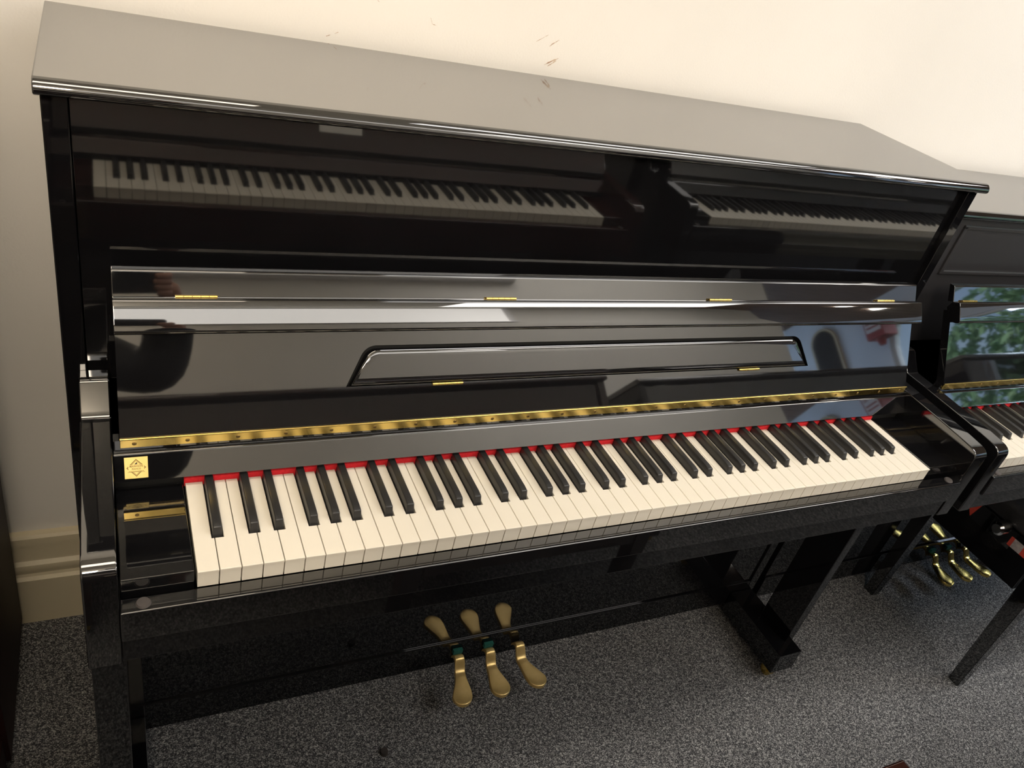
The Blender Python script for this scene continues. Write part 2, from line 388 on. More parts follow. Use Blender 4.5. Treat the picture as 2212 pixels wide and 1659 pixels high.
        for a, b in zip(rings[:-1], rings[1:]):
            for i in range(len(a)): bm.faces.new((a[i], a[(i + 1) % len(a)], b[(i + 1) % len(b)], b[i]))
        bm.faces.new(rings[0][::-1]); bm.faces.new(rings[-1])
        de = add('music_desk', bm, ang=60)
        for hx in (0.338, 0.886):
            bm = bmesh.new(); y, z = fb(0.0512, 0.0012)
            for k in range(5): tube(bm, (hx - 0.022 + k * 0.009, y, z), (hx - 0.0134 + k * 0.009, y, z), 0.0021, n=12)
            add('desk_hinge', bm, M['brass'])
        bm = bmesh.new(); vs = [bm.verts.new((x, *fb(s, -0.0135))) for x, s in ((hole[0][0] - 0.01, 0.045), (hole[1][0] + 0.01, 0.045), (hole[1][0] + 0.01, 0.115), (hole[0][0] - 0.01, 0.115))]; bm.faces.new(vs)
        obj_z('recess_backing', bm, M['matte'], fall)
    # rail along the top of the fallboard and the folded lip above it
    nose = [(0.2350, 0.2100), (0.2245, 0.2144), (0.2222, 0.2151), (0.2202, 0.2147), (0.21830, 0.21330), (0.21394, 0.20648), (0.20962, 0.19962), (0.20536, 0.19273), (0.20118, 0.18579),
            (0.2006, 0.1836), (0.2016, 0.1813), (0.2036, 0.1792), (0.2075, 0.1772), (0.2120, 0.1760), (0.2235, 0.1745), (0.2400, 0.1950)]
    bm = bmesh.new(); prism(bm, nose, -pe - 0.001, X1 + pe + 0.001, 0.0012); add('fallboard_rail', bm, ang=40)
    lip = [(0.2330, 0.2105), (0.2338, 0.2118), (0.2469, 0.2362), (0.2480, 0.2376), (0.2500, 0.2381), (0.2580, 0.2381), (0.2588, 0.2360), (0.2450, 0.2060)]
    bm = bmesh.new(); prism(bm, lip, -pe - 0.001, X1 + pe + 0.001, 0.0012); add('fallboard_lip', bm)
    for hx in (0.0185, 0.4150, 0.8100, 1.2035):
        bm = bmesh.new()
        for k in range(5): tube(bm, (hx - 0.023 + k * 0.0093, 0.2312, 0.2130), (hx - 0.0142 + k * 0.0093, 0.2312, 0.2130), 0.0022, n=12)
        add('lip_hinge', bm, M['brass'])
    # lower case: panel, plinth, toes, legs, casters
    bm = bmesh.new(); box(bm, -si + 0.0005, X1 + si - 0.0005, 0.2720, 0.290, -0.607, -0.1075, 0.001); add('lower_panel', bm, low)
    bm = bmesh.new(); box(bm, -si + 0.0005, X1 + si - 0.0005, 0.2680, 0.290, -0.678, -0.6075, 0.0015); add('plinth', bm, low)
    for s in ((0, 1) if legs else ()):
        xa, xb = (-0.118 + d, -0.050 + d) if s == 0 else (X1 + 0.050 - d, X1 + 0.118 - d)
        bm = bmesh.new(); box(bm, xa, xb, 0.073, 0.2668, -0.698, -0.637, 0.0015); toe = add('toe_block', bm, low)
        bm = bmesh.new(); xm = (xa + xb) / 2 - 0.015
        tube(bm, (xm - 0.008, 0.095, -0.714), (xm + 0.008, 0.095, -0.714), 0.0145, n=18)
        box(bm, xm - 0.013, xm + 0.013, 0.080, 0.112, -0.7005, -0.698, 0.0005); box(bm, xm - 0.0125, xm - 0.0095, 0.088, 0.102, -0.716, -0.699); box(bm, xm + 0.0095, xm + 0.0125, 0.088, 0.102, -0.716, -0.699)
        obj_z('caster', bm, M['brass'], toe)
        xa, xb = (-0.115 + d, -0.0725 + d) if s == 0 else (X1 + 0.091 - d, X1 + 0.115 - d)
        bm = bmesh.new(); box(bm, xa, xb, 0.105, 0.195, -0.6372, -0.1068, 0.002); add('leg', bm, low)
    # pedals
    for k, dx in enumerate((-1, 0, 1)):
        xb_ = pedal_x + dx * 0.070; sw = dx * 0.016
        # stations along the pedal: t, y, z, half width, x shift
        st = [(0.2675, -0.650, 0.0095, 0), (0.2640, -0.6445, 0.0095, 0), (0.2595, -0.6395, 0.0098, 0), (0.2550, -0.6372, 0.0100, 0), (0.2500, -0.6375, 0.0103, 0), (0.2460, -0.6405, 0.0106, 0), (0.2420, -0.6465, 0.0108, 0.01),
              (0.2375, -0.6540, 0.0110, 0.03), (0.2330, -0.6590, 0.0111, 0.06), (0.2280, -0.6612, 0.0112, 0.11), (0.2200, -0.6620, 0.0120, 0.22), (0.2110, -0.6620, 0.0140, 0.36), (0.2010, -0.6620, 0.0168, 0.54),
              (0.1930, -0.6619, 0.0189, 0.68), (0.1860, -0.6617, 0.0204, 0.80)]
        st += [(0.1808 - 0.0208 * math.sin(q), -0.6616 - 0.0011 * (q / 1.5) ** 3, max(0.0208 * math.cos(q), 0.0030), 0.90 + 0.10 * q / 1.5) for q in (0.0, 0.25, 0.5, 0.75, 1.0, 1.2, 1.35, 1.45)]
        bm = bmesh.new(); rings = []
        for y, z, w, sh in st:
            x = xb_ + sw * sh; th = 0.0085
            cs = [(-w, -th), (w, -th), (w, -0.0016), (w - 0.0016, 0), (0, 0.0006), (-w + 0.0016, 0), (-w, -0.0016)]
            rings.append([bm.verts.new((x + a, y, z + b)) for a, b in cs])
        for a, b in zip(rings[:-1], rings[1:]):
            for i in range(7): bm.faces.new((a[i], a[(i + 1) % 7], b[(i + 1) % 7], b[i]))
        bm.faces.new(rings[0]); bm.faces.new(rings[-1][::-1])
        pd = add('pedal', bm, M['brass'] if pedal_polish else M['pedal'], ang=55)
        if detail and k < 2:
            bm = bmesh.new(); box(bm, xb_ - 0.011, xb_ + 0.010, 0.2600, 0.2678, -0.640, -0.628, 0.001); obj_z('pedal_felt', bm, M['green'], pd)
    # keys
    wi = 0; note = 0
    bmk = black_key_mesh()
    for n in range(88):
        nm = PAT[n % 12]
        if '#' in nm:
            o = mobj('black_key', bmk, None, P); o.location = (wi * K + BOFF[nm], 0, Z0)
        else:
            kind = 'A0' if n == 0 else ('C8' if n == 87 else nm)
            o = mobj('white_key', white_key_mesh(kind), None, P); o.location = (wi * K, 0, Z0); wi += 1
    if plate:
        # small gold plate on the left end of the fall strip
        A = Vector((-0.0655, 0.1400, 0.0165)); up_ = Vector((0, 0.0168, 0.0260)).normalized(); nx = Vector((1, 0, 0)); nn = nx.cross(up_).normalized()
        o0 = Vector((-0.0530, 0.1400, 0.0165)) + up_ * 0.0160 + nn * 0.0002
        mtx = Matrix(((nx.x, up_.x, nn.x, o0.x), (nx.y, up_.y, nn.y, o0.y), (nx.z, up_.z, nn.z, o0.z), (0, 0, 0, 1)))
        bm = bmesh.new(); h = 0.0126
        slab(bm, [(-h, -h), (h, -h), (h, h), (-h, h)], 0, 0.0009, 0.0003, mtx=mtx)
        pp = add('maker_plate', bm, M['plate'], lab='small square gold plate with engraved diamond')
        bm = bmesh.new(); zt = 0.00096
        def ring(r, w, cut=None):
            t = bmesh.new(); a = [(0, r), (r, 0), (0, -r), (-r, 0)]; b = [(0, r - w), (r - w, 0), (0, -r + w), (-r + w, 0)]
            for i in range(4):
                j = (i + 1) % 4
                t.faces.new([t.verts.new((*q, zt)) for q in (a[i], a[j], b[j], b[i])])
            return t
        for r, w in ((0.0105, 0.0013), (0.0087, 0.0006)): merge(bm, ring(r, w), mtx=mtx)
        def bar(x0, x1, y0, y1, z=0.00103, m=0):
            t = bmesh.new(); t.faces.new([t.verts.new(q) for q in ((x0, y0, z), (x1, y0, z), (x1, y1, z), (x0, y1, z))]); merge(bm, t, m, mtx)
        bar(-0.0084, 0.0084, -0.0046, 0.0034, 0.00100, 1)            # cleared band for the words
        bar(-0.0092, 0.0092, -0.0052, -0.0048)
        bar(-0.0060, 0.0060, 0.0033, 0.0035)
        for k in range(14): bar(-0.0080 + k * 0.00115, -0.0080 + k * 0.00115 + 0.0008, -0.0043, -0.0036)
        for w, sz, yy in (('MARKSON', 0.0030, 0.0017), ('PIANOS', 0.0028, -0.0014)):
            t = text_bm(w, sz); merge(bm, t, 0, mtx @ Matrix.Translation((0, yy, 0.00110)))
        t = bmesh.new(); t.faces.new([t.verts.new((x, y, 0.00105)) for x, y in ((-0.0020, 0.0042), (0.0000, 0.0040), (0.0018, 0.0046), (0.0009, 0.0050), (0.0013, 0.0070), (-0.0002, 0.0058))])
        merge(bm, t, 2, mtx)
        obj_z('plate_engraving', bm, [M['ink'], M['plate'], M['icon']], pp, smooth=False)
    return P

def obj_z(n, bm, m, parent, lab=None, **k):
    for v in bm.verts: v.co.z += Z0
    return obj(n, bm, m, parent, lab, **k)

make_piano('upright_piano', 'large black gloss upright piano with a gold plate at its left end', 'piano', 'upright pianos in the showroom', (0, 0, 0), 0, plate=True)
make_piano('upright_piano', 'lower black upright piano with moulded panel standing at the right edge', 'piano', 'upright pianos in the showroom', (1.430, 0, 0), 0,
           d=0.044, lid_z=0.370, lid_y=0.300, lid_back=0.585, pedal_x=0.675, frame=True, pedal_polish=True, lid_ext=0.0765, desk=False, legs=False)
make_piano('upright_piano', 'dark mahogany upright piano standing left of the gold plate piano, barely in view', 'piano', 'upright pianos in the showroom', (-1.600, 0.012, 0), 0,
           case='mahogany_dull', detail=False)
make_piano('upright_piano', 'mahogany upright piano facing the gold plate piano, seen mirrored in its upper panel', 'piano', 'upright pianos in the showroom', (1.128, -0.505, 0), PI,
           case='mahogany', lid_z=0.4205, detail=False, desk=False, hinge='matte', felt='matte')
make_piano('upright_piano', 'black upright piano facing the row, mirrored between the mahogany one and the tallest', 'piano', 'upright pianos in the showroom', (2.765, -0.560, 0), PI,
           lid_z=0.4205, detail=False, desk=False, hinge='matte', felt='matte')

make_piano('upright_piano', 'tallest black facing piano, nearest the arched window, mirrored in the lower black piano', 'piano', 'upright pianos in the showroom', (4.402, -0.560, 0), PI,
           lid_z=0.455, detail=False, desk=False, hinge='matte', felt='matte')

# ------------------------------------------------------------------ benches
def make_bench(label, loc, w, dep, h, case, cush, knob=True, tagstrip=False, soft=0.016):
    B = empty('piano_bench', loc); tag(B, label, 'bench', 'piano benches')
    zt = h - 0.055; zb = h - 0.175
    for sx in (0, 1):
        for sy in (0, 1):
            bm = bmesh.new(); t = bmesh.new()
            xo = 0.0 if sx == 0 else w; yo = 0.0 if sy == 0 else dep
            dx = 1 if sx == 0 else -1; dy = 1 if sy == 0 else -1
            top, bot = 0.042, 0.029
            v = []
            for zz, s in ((0.0, bot), (zt, top)):
                for a, b in ((0, 0), (s, 0), (s, s), (0, s)): v.append(t.verts.new((xo + dx * a, yo + dy * b, zz)))
            for q in ((0, 1, 2, 3), (4, 5, 6, 7), (0, 1, 5, 4), (1, 2, 6, 5), (2, 3, 7, 6), (3, 0, 4, 7)): t.faces.new([v[i] for i in q])
            bmesh.ops.recalc_face_normals(t, faces=t.faces[:]); bmesh.ops.bevel(t, geom=t.edges[:], offset=0.0015, segments=2, affect='EDGES')
            merge(bm, t); obj('leg', bm, case, B)
    for x0, x1, y0, y1 in ((0.0005, 0.022, 0.043, dep - 0.043), (w - 0.022, w - 0.0005, 0.043, dep - 0.043), (0.043, w - 0.043, 0.0005, 0.022), (0.043, w - 0.043, dep - 0.022, dep - 0.0005)):
        bm = bmesh.new(); box(bm, x0, x1, y0, y1, zb, zt, 0.0012); obj('apron', bm, case, B)
    bm = bmesh.new(); box(bm, -0.004, w + 0.004, -0.004, dep + 0.004, zt + 0.0005, h, soft, 4); obj('seat_cushion', bm, cush, B)
    if knob:
        bm = bmesh.new(); y = dep * 0.40; z = (zt + zb) / 2 + 0.06
        tube(bm, (-0.0005, y, z), (-0.020, y, z), 0.007, n=16); tube(bm, (-0.020, y, z), (-0.042, y, z), 0.0165, 0.0165, n=24); tube(bm, (-0.042, y, z), (-0.047, y, z), 0.0165, 0.011, n=24)
        tube(bm, (-0.006, y, z), (-0.014, y, z), 0.013, n=24)
        obj('height_knob', bm, M['chrome'], B, ang=30)
    if tagstrip:
        for ya, yb, m in ((0.112, 0.103, 'red_cloth'), (0.103, 0.078, 'grey_label'), (0.078, 0.030, 'red_cloth')):
            bm = bmesh.new(); box(bm, -0.0012, 0.0004, yb, ya, zb + 0.082, zb + 0.106); obj('side_label', bm, M[m], B, 'red and white printed label strip')
        bm = bmesh.new(); t = bmesh.new()
        t.faces.new([t.verts.new((-0.0010, y, z)) for y, z in ((0.245, zb + 0.115), (0.205, zb + 0.118), (0.215, zb + 0.075))]); merge(bm, t)
        obj('side_label', bm, M['red_cloth'], B, 'red corner of a printed label')
    return B
make_bench('black piano bench with chrome height knob under the lower black piano', (1.800, -0.075, 0), 0.56, 0.33, 0.49, M['black'], M['leather'], tagstrip=True)
make_bench('mahogany piano bench, only one corner showing at the bottom right', (0.390, -0.675, 0), 0.564, 0.336, 0.48, M['mahogany'], M['mahogany'], knob=False, soft=0.004)

# a rubber foot dropped on the carpet
bm = bmesh.new(); tube(bm, (0, 0, 0.0), (0, 0, 0.007), 0.0085, 0.0068, 18)
o = obj('rubber_foot', bm, M['pebble']); o.location = (0.357, 0.143, 0.0); tag(o, 'small round dark rubber foot lying on the open carpet', 'rubber foot')

# price card on the mahogany piano's fall strip (seen in the reflection)
bm = bmesh.new(); box(bm, -0.052, 0.052, -0.001, 0.001, 0, 0.042)
o = obj('price_card', bm, M['paper']); o.location = (0.44, -0.6830, Z0 + 0.0985); o.rotation_euler = (math.radians(27), 0, 0)
tag(o, 'blank white card leaning on the open fallboard of the facing mahogany piano', 'card')

# ---------------------------------------------------------------------- room
def struct(name, bm, m, **k):
    o = obj(name, bm, m, **k); o['kind'] = 'structure'; return o
XL, XR, YB, YF, HC = -2.6, 4.75, 0.612, -3.50, 2.50
bm = bmesh.new(); box(bm, XL - 0.1, XR + 0.1, YF - 0.1, YB + 0.12, -0.08, 0.0); struct('floor', bm, M['carpet'], wn=False)
bm = bmesh.new(); box(bm, XL - 0.1, XR + 0.1, YB, YB + 0.1, 0.0, HC); wb = struct('wall_back', bm, M['wall'], wn=False)
bm = bmesh.new(); box(bm, XL - 0.1, XL, -2.0, YB, 0.0, HC); struct('wall_left', bm, M['wall'], wn=False)
bm = bmesh.new(); box(bm, XL, 3.40, -2.10, -2.00, 0.0, HC); struct('wall_front', bm, M['wall'], wn=False)
bm = bmesh.new(); box(bm, 3.30, XR + 0.1, YF - 0.1, YF, 0.0, HC); struct('wall_far', bm, M['wall_white'], wn=False)
bm = bmesh.new(); box(bm, 3.30, 3.40, YF, -2.10, 0.0, HC); struct('wall_return', bm, M['wall_white'], wn=False)
bm = bmesh.new(); box(bm, XL - 0.1, 2.90, -2.10, YB + 0.1, HC, HC + 0.08); struct('ceiling', bm, M['ceiling'], wn=False)
# sloping boarded ceiling over the right-hand end
bm = bmesh.new(); t = bmesh.new()
v = [t.verts.new(c) for c in ((2.90, YF - 0.1, HC), (2.90, YB + 0.1, HC), (XR + 0.1, YB + 0.1, 2.24), (XR + 0.1, YF - 0.1, 2.24), (2.90, YF - 0.1, HC + 0.08), (2.90, YB + 0.1, HC + 0.08), (XR + 0.1, YB + 0.1, 2.32), (XR + 0.1, YF - 0.1, 2.32))]
for q in ((0, 1, 2, 3), (4, 5, 6, 7), (0, 1, 5, 4), (1, 2, 6, 5), (2, 3, 7, 6), (3, 0, 4, 7)): t.faces.new([v[i] for i in q])
merge(bm, t); struct('ceiling', bm, M['timber'], wn=False)
# right wall with an arched window
def rrect(y0, y1, z0, z1, r, n=8):
    pts = []
    for cy, cz, a0 in ((y1 - r, z0 + 0.03, -0.5 * PI), (y1 - r, z1 - r, 0.0), (y0 + r, z1 - r, 0.5 * PI), (y0 + r, z0 + 0.03, PI)):
        rr = r if cz > z0 + 0.05 else 0.03
        cy2 = (y1 - rr if cy > (y0 + y1) / 2 else y0 + rr)
        for i in range(n + 1):
            a = a0 + 0.5 * PI * i / n; pts.append((cy2 + rr * math.cos(a), cz + rr * math.sin(a)))
    return pts
WY0, WY1, WZ0, WZ1 = -2.36, 0.10, 0.96, 2.08
hole = rrect(WY0, WY1, WZ0, WZ1, 0.37)
bm = bmesh.new(); loops = []
for x in (XR, XR + 0.1):
    lo = []
    for poly in ([(YF, 0), (YB, 0), (YB, HC), (YF, HC)], hole): lo.append([bm.verts.new((x, y, z)) for y, z in poly])
    es = [bm.edges.new((vs[i], vs[(i + 1) % len(vs)])) for vs in lo for i in range(len(vs))]
    bmesh.ops.triangle_fill(bm, use_beauty=True, edges=es); loops.append(lo)
for a, b in zip(*loops):
    for i in range(len(a)): bm.faces.new((a[i], a[(i + 1) % len(a)], b[(i + 1) % len(b)], b[i]))
struct('wall_right', bm, M['wall_white'], smooth=False)
bm = bmesh.new(); inner = rrect(WY0 + 0.03, WY1 - 0.03, WZ0 + 0.03, WZ1 - 0.03, 0.34); n = len(hole)
rings = [[bm.verts.new((x, y, z)) for y, z in poly] for x, poly in ((XR + 0.02, hole), (XR + 0.02, inner), (XR + 0.07, inner), (XR + 0.07, hole))]
for k in range(4):
    a, b = rings[k], rings[(k + 1) % 4]
    for i in range(n): bm.faces.new((a[i], a[(i + 1) % n], b[(i + 1) % n], b[i]))
win = struct('window_1', bm, M['white_paint'], smooth=False)
bm = bmesh.new(); bm.faces.new([bm.verts.new((XR + 0.045, y, z)) for y, z in inner]); obj('window_pane', bm, M['glass'], win, smooth=False)
# skirting along the back wall
bz = [(0.0, 0.0), (-0.0175, 0.0), (-0.0175, 0.112), (-0.0215, 0.116), (-0.0215, 0.122), (-0.015, 0.127), (-0.013, 0.133), (-0.016, 0.142), (-0.0185, 0.150), (-0.017, 0.158), (-0.011, 0.165),
      (-0.010, 0.170), (-0.010, 0.2085), (-0.0155, 0.2105), (-0.0155, 0.226), (-0.0115, 0.2315), (0.0, 0.2330)]
bm = bmesh.new(); prism(bm, [(YB - 0.0002 + y, z) for y, z in bz], XL, XR); struct('baseboard_back', bm, M['skirting'], ang=28)
bm = bmesh.new(); prism(bm, [(-2.00 - y, z) for y, z in bz], XL, 3.40); struct('baseboard_front', bm, M['skirting'], ang=28)
# scuffs on the back wall
bm = bmesh.new()
def scuff(x0, z0, x1, z1, w, n=7):
    d = Vector((x1 - x0, z1 - z0)); nrm = Vector((-d.y, d.x)).normalized(); top = []; bot = []
    for i in range(n + 1):
        f = i / n; p = Vector((x0, z0)) + d * f; ww = w * (0.25 + random.random()) * math.sin(PI * (0.08 + 0.84 * f))
        top.append((p + nrm * ww)[:]); bot.append((p - nrm * ww * random.random())[:])
    vt = [bm.verts.new((x, YB - 0.0006, z)) for x, z in top]; vb = [bm.verts.new((x, YB - 0.0006, z)) for x, z in bot]
    for i in range(n): bm.faces.new((vb[i], vb[i + 1], vt[i + 1], vt[i]))
for s in ((0.5745, 1.2141, 0.5943, 1.2279, 0.0011), (0.601, 1.2106, 0.6161, 1.2231, 0.0014), (0.5989, 1.1803, 0.6228, 1.1942, 0.0022), (0.606, 1.1790, 0.6200, 1.1900, 0.0016), (0.2308, 1.1723, 0.2374, 1.1752, 0.0007),
          (0.2427, 1.1773, 0.2486, 1.1808, 0.0008), (0.3872, 1.2224, 0.3918, 1.2137, 0.0006), (0.3918, 1.2137, 0.3990, 1.2125, 0.0006), (0.301, 1.2336, 0.3041, 1.2315, 0.0009)):
    scuff(*s)
obj('scuff_marks', bm, M['scuff'], wb, 'brown scuff marks', smooth=False)
# arched niche and red fire box on the right wall
bm = bmesh.new()
def arch_slab(yc, w, z0, zt, x0, x1, bm):
    pts = [(yc - w, z0), (yc + w, z0)] + [(yc + w * math.cos(PI * i / 14), zt - w + w * math.sin(PI * i / 14)) for i in range(15)]
    a = [bm.verts.new((x0, y, z)) for y, z in pts]; b = [bm.verts.new((x1, y, z)) for y, z in pts]
    bm.faces.new(a); bm.faces.new(b[::-1])
    for i in range(len(a)): bm.faces.new((a[i], a[(i + 1) % len(a)], b[(i + 1) % len(a)], b[i]))
A = empty('arched_niche', (XR, -2.86, 1.10)); tag(A, 'narrow dark arched niche with a cream edge on the right wall', 'niche')
bm = bmesh.new(); arch_slab(0, 0.125, 0, 1.02, -0.025, -0.0005, bm); obj('frame', bm, M['gold_frame'], A, smooth=False)
bm = bmesh.new(); arch_slab(0, 0.106, 0.0, 1.0, -0.027, -0.0255, bm); obj('recess_shade', bm, M['mirror'], A, smooth=False)  # flat dark plate, its colour stands for the shade inside the niche
F = empty('fire_box', (XR, -2.33, 1.84)); tag(F, 'red fire alarm box on the white wall beside the window', 'alarm box')
bm = bmesh.new(); box(bm, -0.14, -0.0005, -0.075, 0.075, 0.0, 0.225, 0.008); obj('housing', bm, M['red_paint'], F)
bm = bmesh.new(); box(bm, -0.1425, -0.1402, -0.060, 0.060, 0.050, 0.215); pan = obj('sign_panel', bm, M['white_paint'], F)
t = text_bm('FIRE', 0.056); bm = bmesh.new(); mt = Matrix(((0, 0, -1, -0.1434), (-1, 0, 0, 0), (0, 1, 0, 0.165), (0, 0, 0, 1))); merge(bm, t, 0, mt)
for k in range(2): box(bm, -0.1434, -0.1426, -0.05, 0.05, 0.075 + k * 0.03, 0.088 + k * 0.03)
obj('sign_lettering', bm, M['red_paint'], pan, smooth=False)
bm = bmesh.new(); tube(bm, (-0.09, 0.0, -0.0005), (-0.09, 0.0, -0.05), 0.035, 0.022, 18); obj('beacon', bm, M['red_paint'], F)
# tree outside
T = empty('garden_tree', (7.9, -1.0, 0)); tag(T, 'leafy green tree outside the arched window', 'tree')
bm = bmesh.new()
for k in range(20000):
    u = random.uniform(-1, 1); a = random.uniform(0, 2 * PI); r = random.random() ** 0.4
    c = Vector((r * 0.9 * math.sqrt(1 - u * u) * math.cos(a), r * 3.4 * math.sqrt(1 - u * u) * math.sin(a), 1.75 + 1.7 * r * u))
    s = random.uniform(0.045, 0.095); q = Vector((random.gauss(0, 1), random.gauss(0, 1), random.gauss(0, 1))).normalized(); w = q.orthogonal().normalized(); e = q.cross(w)
    bm.faces.new([bm.verts.new(c + w * s), bm.verts.new(c + e * s * 0.5), bm.verts.new(c - w * s), bm.verts.new(c - e * s * 0.5)])
obj('foliage', bm, M['leaf'], T, smooth=False)
bm = bmesh.new(); tube(bm, (0, 0, 0), (0.05, 0.1, 2.2), 0.12, 0.06, 12); obj('trunk', bm, M['bark'], T)
bm = bmesh.new(); box(bm, XR + 0.1, 14, -8, 8, -0.10, -0.02); struct('ground', bm, M['grass'], wn=False)

# ceiling fittings
WLt = empty('wall_light', (0.45, -2.0, 2.37)); tag(WLt, 'long flat glowing light box high on the wall behind the facing pianos', 'light')
bm = bmesh.new()
for a_ in ((-1.08, 1.28, -0.190, -0.165), (-1.08, 1.28, 0.100, 0.120), (-1.08, -1.05, -0.165, 0.100), (1.25, 1.28, -0.165, 0.100)): box(bm, a_[0], a_[1], 0.0005, 0.045, a_[2], a_[3])
obj('frame', bm, M['white_paint'], WLt)
bm = bmesh.new(); box(bm, -1.05, 1.25, 0.0005, 0.036, -0.165, 0.100); obj('diffuser', bm, M['lamp'], WLt)
def sz(x): return HC - (x - 2.90) * (HC - 2.24) / (XR + 0.1 - 2.90)
for x, y, lab in ((3.75, -1.55, 'left-hand small round downlight in the sloping boarded ceiling'), (4.20, -1.75, 'right-hand small round downlight in the sloping boarded ceiling')):
    bm = bmesh.new(); tube(bm, (0, 0, 0.004), (0, 0, -0.02), 0.05, 0.05, 24)
    o = obj('downlight', bm, M['spot']); o.location = (x, y, sz(x) - 0.004); tag(o, lab, 'light', 'downlights in the boarded ceiling')

def area(name, loc, rot, sx, sy, power, color):
    l = bpy.data.lights.new(name, 'AREA'); l.shape = 'RECTANGLE'; l.size = sx; l.size_y = sy; l.energy = power; l.color = color
    o = bpy.data.objects.new(name, l); o.location = loc; o.rotation_euler = rot; return link(o)
area('wall_fill', (1.55, -0.20, HC - 0.02), (0, 0, 0), 1.6, 0.35, 10.5, (1.0, 0.98, 0.96))  # unseen fill added to brighten the back wall, no fitting here
area('left_wall_fill', (-0.45, -0.22, HC - 0.02), (0, 0, 0), 1.5, 0.35, 14.5, (1.0, 0.86, 0.68))  # warm fill added above the left part of the back wall
area('right_lamp', (2.7, -0.35, 2.25), (0, 0, 0), 0.7, 0.7, 14.5, (1.0, 0.95, 0.90))
area('window_lamp', (5.7, -1.1, 3.1), (0, math.radians(50), 0), 1.6, 2.0, 190, (0.70, 0.84, 1.0))
area('blue_wall_fill', (4.05, YF + 0.03, 1.6), (PI / 2, 0, PI), 1.0, 1.4, 22, (0.62, 0.80, 1.0))  # added blue fill for the white right wall, no door here
area('left_fill', (-0.42, -1.80, 2.40), (math.radians(54), 0, math.radians(-5)), 0.5, 0.5, 36, (1.0, 0.85, 0.66))  # unseen warm fill added for the wall left of the main piano
area('front_wall_fill', (2.1, -1.45, HC - 0.02), (0, 0, 0), 1.6, 0.6, 22, (1.0, 0.95, 0.89))  # fill added facing down to lift the right of the front wall
sl = bpy.data.lights.new('sun', 'SUN'); sl.energy = 6.0; sl.angle = 0.01; so_ = link(bpy.data.objects.new('sun', sl)); so_.rotation_euler = (0.25, -0.75, 0)

# ---------------------------------------------------------------- photographer
def skin_mesh(nodes, edges, sub=2):
    """nodes: list of (pos, radius); edges: index pairs; returns bmesh"""
    me = bpy.data.meshes.new('skin_tmp'); me.from_pydata([n[0] for n in nodes], edges, []); o = bpy.data.objects.new('skin_tmp', me); COL.objects.link(o)
    m = o.modifiers.new('s', 'SKIN'); m.use_smooth_shade = True
    o.modifiers.new('d', 'SUBSURF').levels = sub
    sv = me.skin_vertices[0].data
    for i, n in enumerate(nodes):
        r = n[1]; sv[i].radius = r if isinstance(r, tuple) else (r, r); sv[i].use_root = (i == 0)
    dg = bpy.context.evaluated_depsgraph_get(); dg.update()
    m2 = bpy.data.meshes.new_from_object(o.evaluated_get(dg)); b = bmesh.new(); b.from_mesh(m2)
    COL.objects.unlink(o); bpy.data.objects.remove(o); bpy.data.meshes.remove(me); bpy.data.meshes.remove(m2)
    return b

CAM = Vector((-0.06972, -0.63530, 0.69908 + Z0))
right = Vector((0.893, -0.390, 0.225)); upv = Vector((0.043, 0.572, 0.819)); fwd = Vector((0.449, 0.721, -0.528))
PH = CAM - fwd * 0.020                                        # phone sits just behind the lens
pb = Vector((-0.47, -0.92, 0))                                # where the photographer stands
fw = Vector((0.62, 0.78, 0)).normalized(); rt = Vector((fw.y, -fw.x, 0))
def B(r, f, z): return pb + rt * r + fw * f + Vector((0, 0, z))
hand = PH + right * 0.150 - upv * 0.010 - fwd * 0.014
el = Vector((0.035, -0.825, 1.215))
person = empty('person', (pb.x, pb.y, 0)); tag(person, 'person in dark jacket and navy trousers holding up a phone', 'person')
def pobj(n, bm, m, lab=None):
    bmesh.ops.translate(bm, verts=bm.verts[:], vec=(-pb.x, -pb.y, 0)); return obj(n, bm, m, person, lab, wn=False, ang=80)
nodes = [(B(0, 0, 0.95), 0.125), (B(0, 0.01, 1.15), 0.12), (B(0, 0.02, 1.32), 0.135), (B(0, 0.02, 1.42), 0.10), (B(0, 0.03, 1.50), 0.055), (B(0, 0.045, 1.57), 0.07), (B(0, 0.05, 1.65), 0.092), (B(0, 0.045, 1.72), 0.075),
         (B(0.19, 0.02, 1.41), 0.058), (el, 0.042), (hand - right * -0.02 - upv * 0.055, 0.028), (hand, 0.030),
         (B(-0.19, 0.02, 1.41), 0.058), (B(-0.25, 0.0, 1.13), 0.042), (B(-0.23, 0.08, 0.90), 0.028), (B(-0.225, 0.10, 0.82), 0.030),
         (B(0.095, 0, 0.88), 0.085), (B(0.105, 0.02, 0.48), 0.058), (B(0.105, 0, 0.09), 0.040), (B(0.115, 0.12, 0.04), 0.035),
         (B(-0.095, 0, 0.88), 0.085), (B(-0.105, 0.02, 0.48), 0.058), (B(-0.105, 0, 0.09), 0.040), (B(-0.115, 0.12, 0.04), 0.035)]
edges = [(0, 1), (1, 2), (2, 3), (3, 4), (4, 5), (5, 6), (6, 7), (3, 8), (8, 9), (9, 10), (10, 11), (3, 12), (12, 13), (13, 14), (14, 15), (0, 16), (16, 17), (17, 18), (18, 19), (0, 20), (20, 21), (21, 22), (22, 23)]
bb = skin_mesh(nodes, edges)
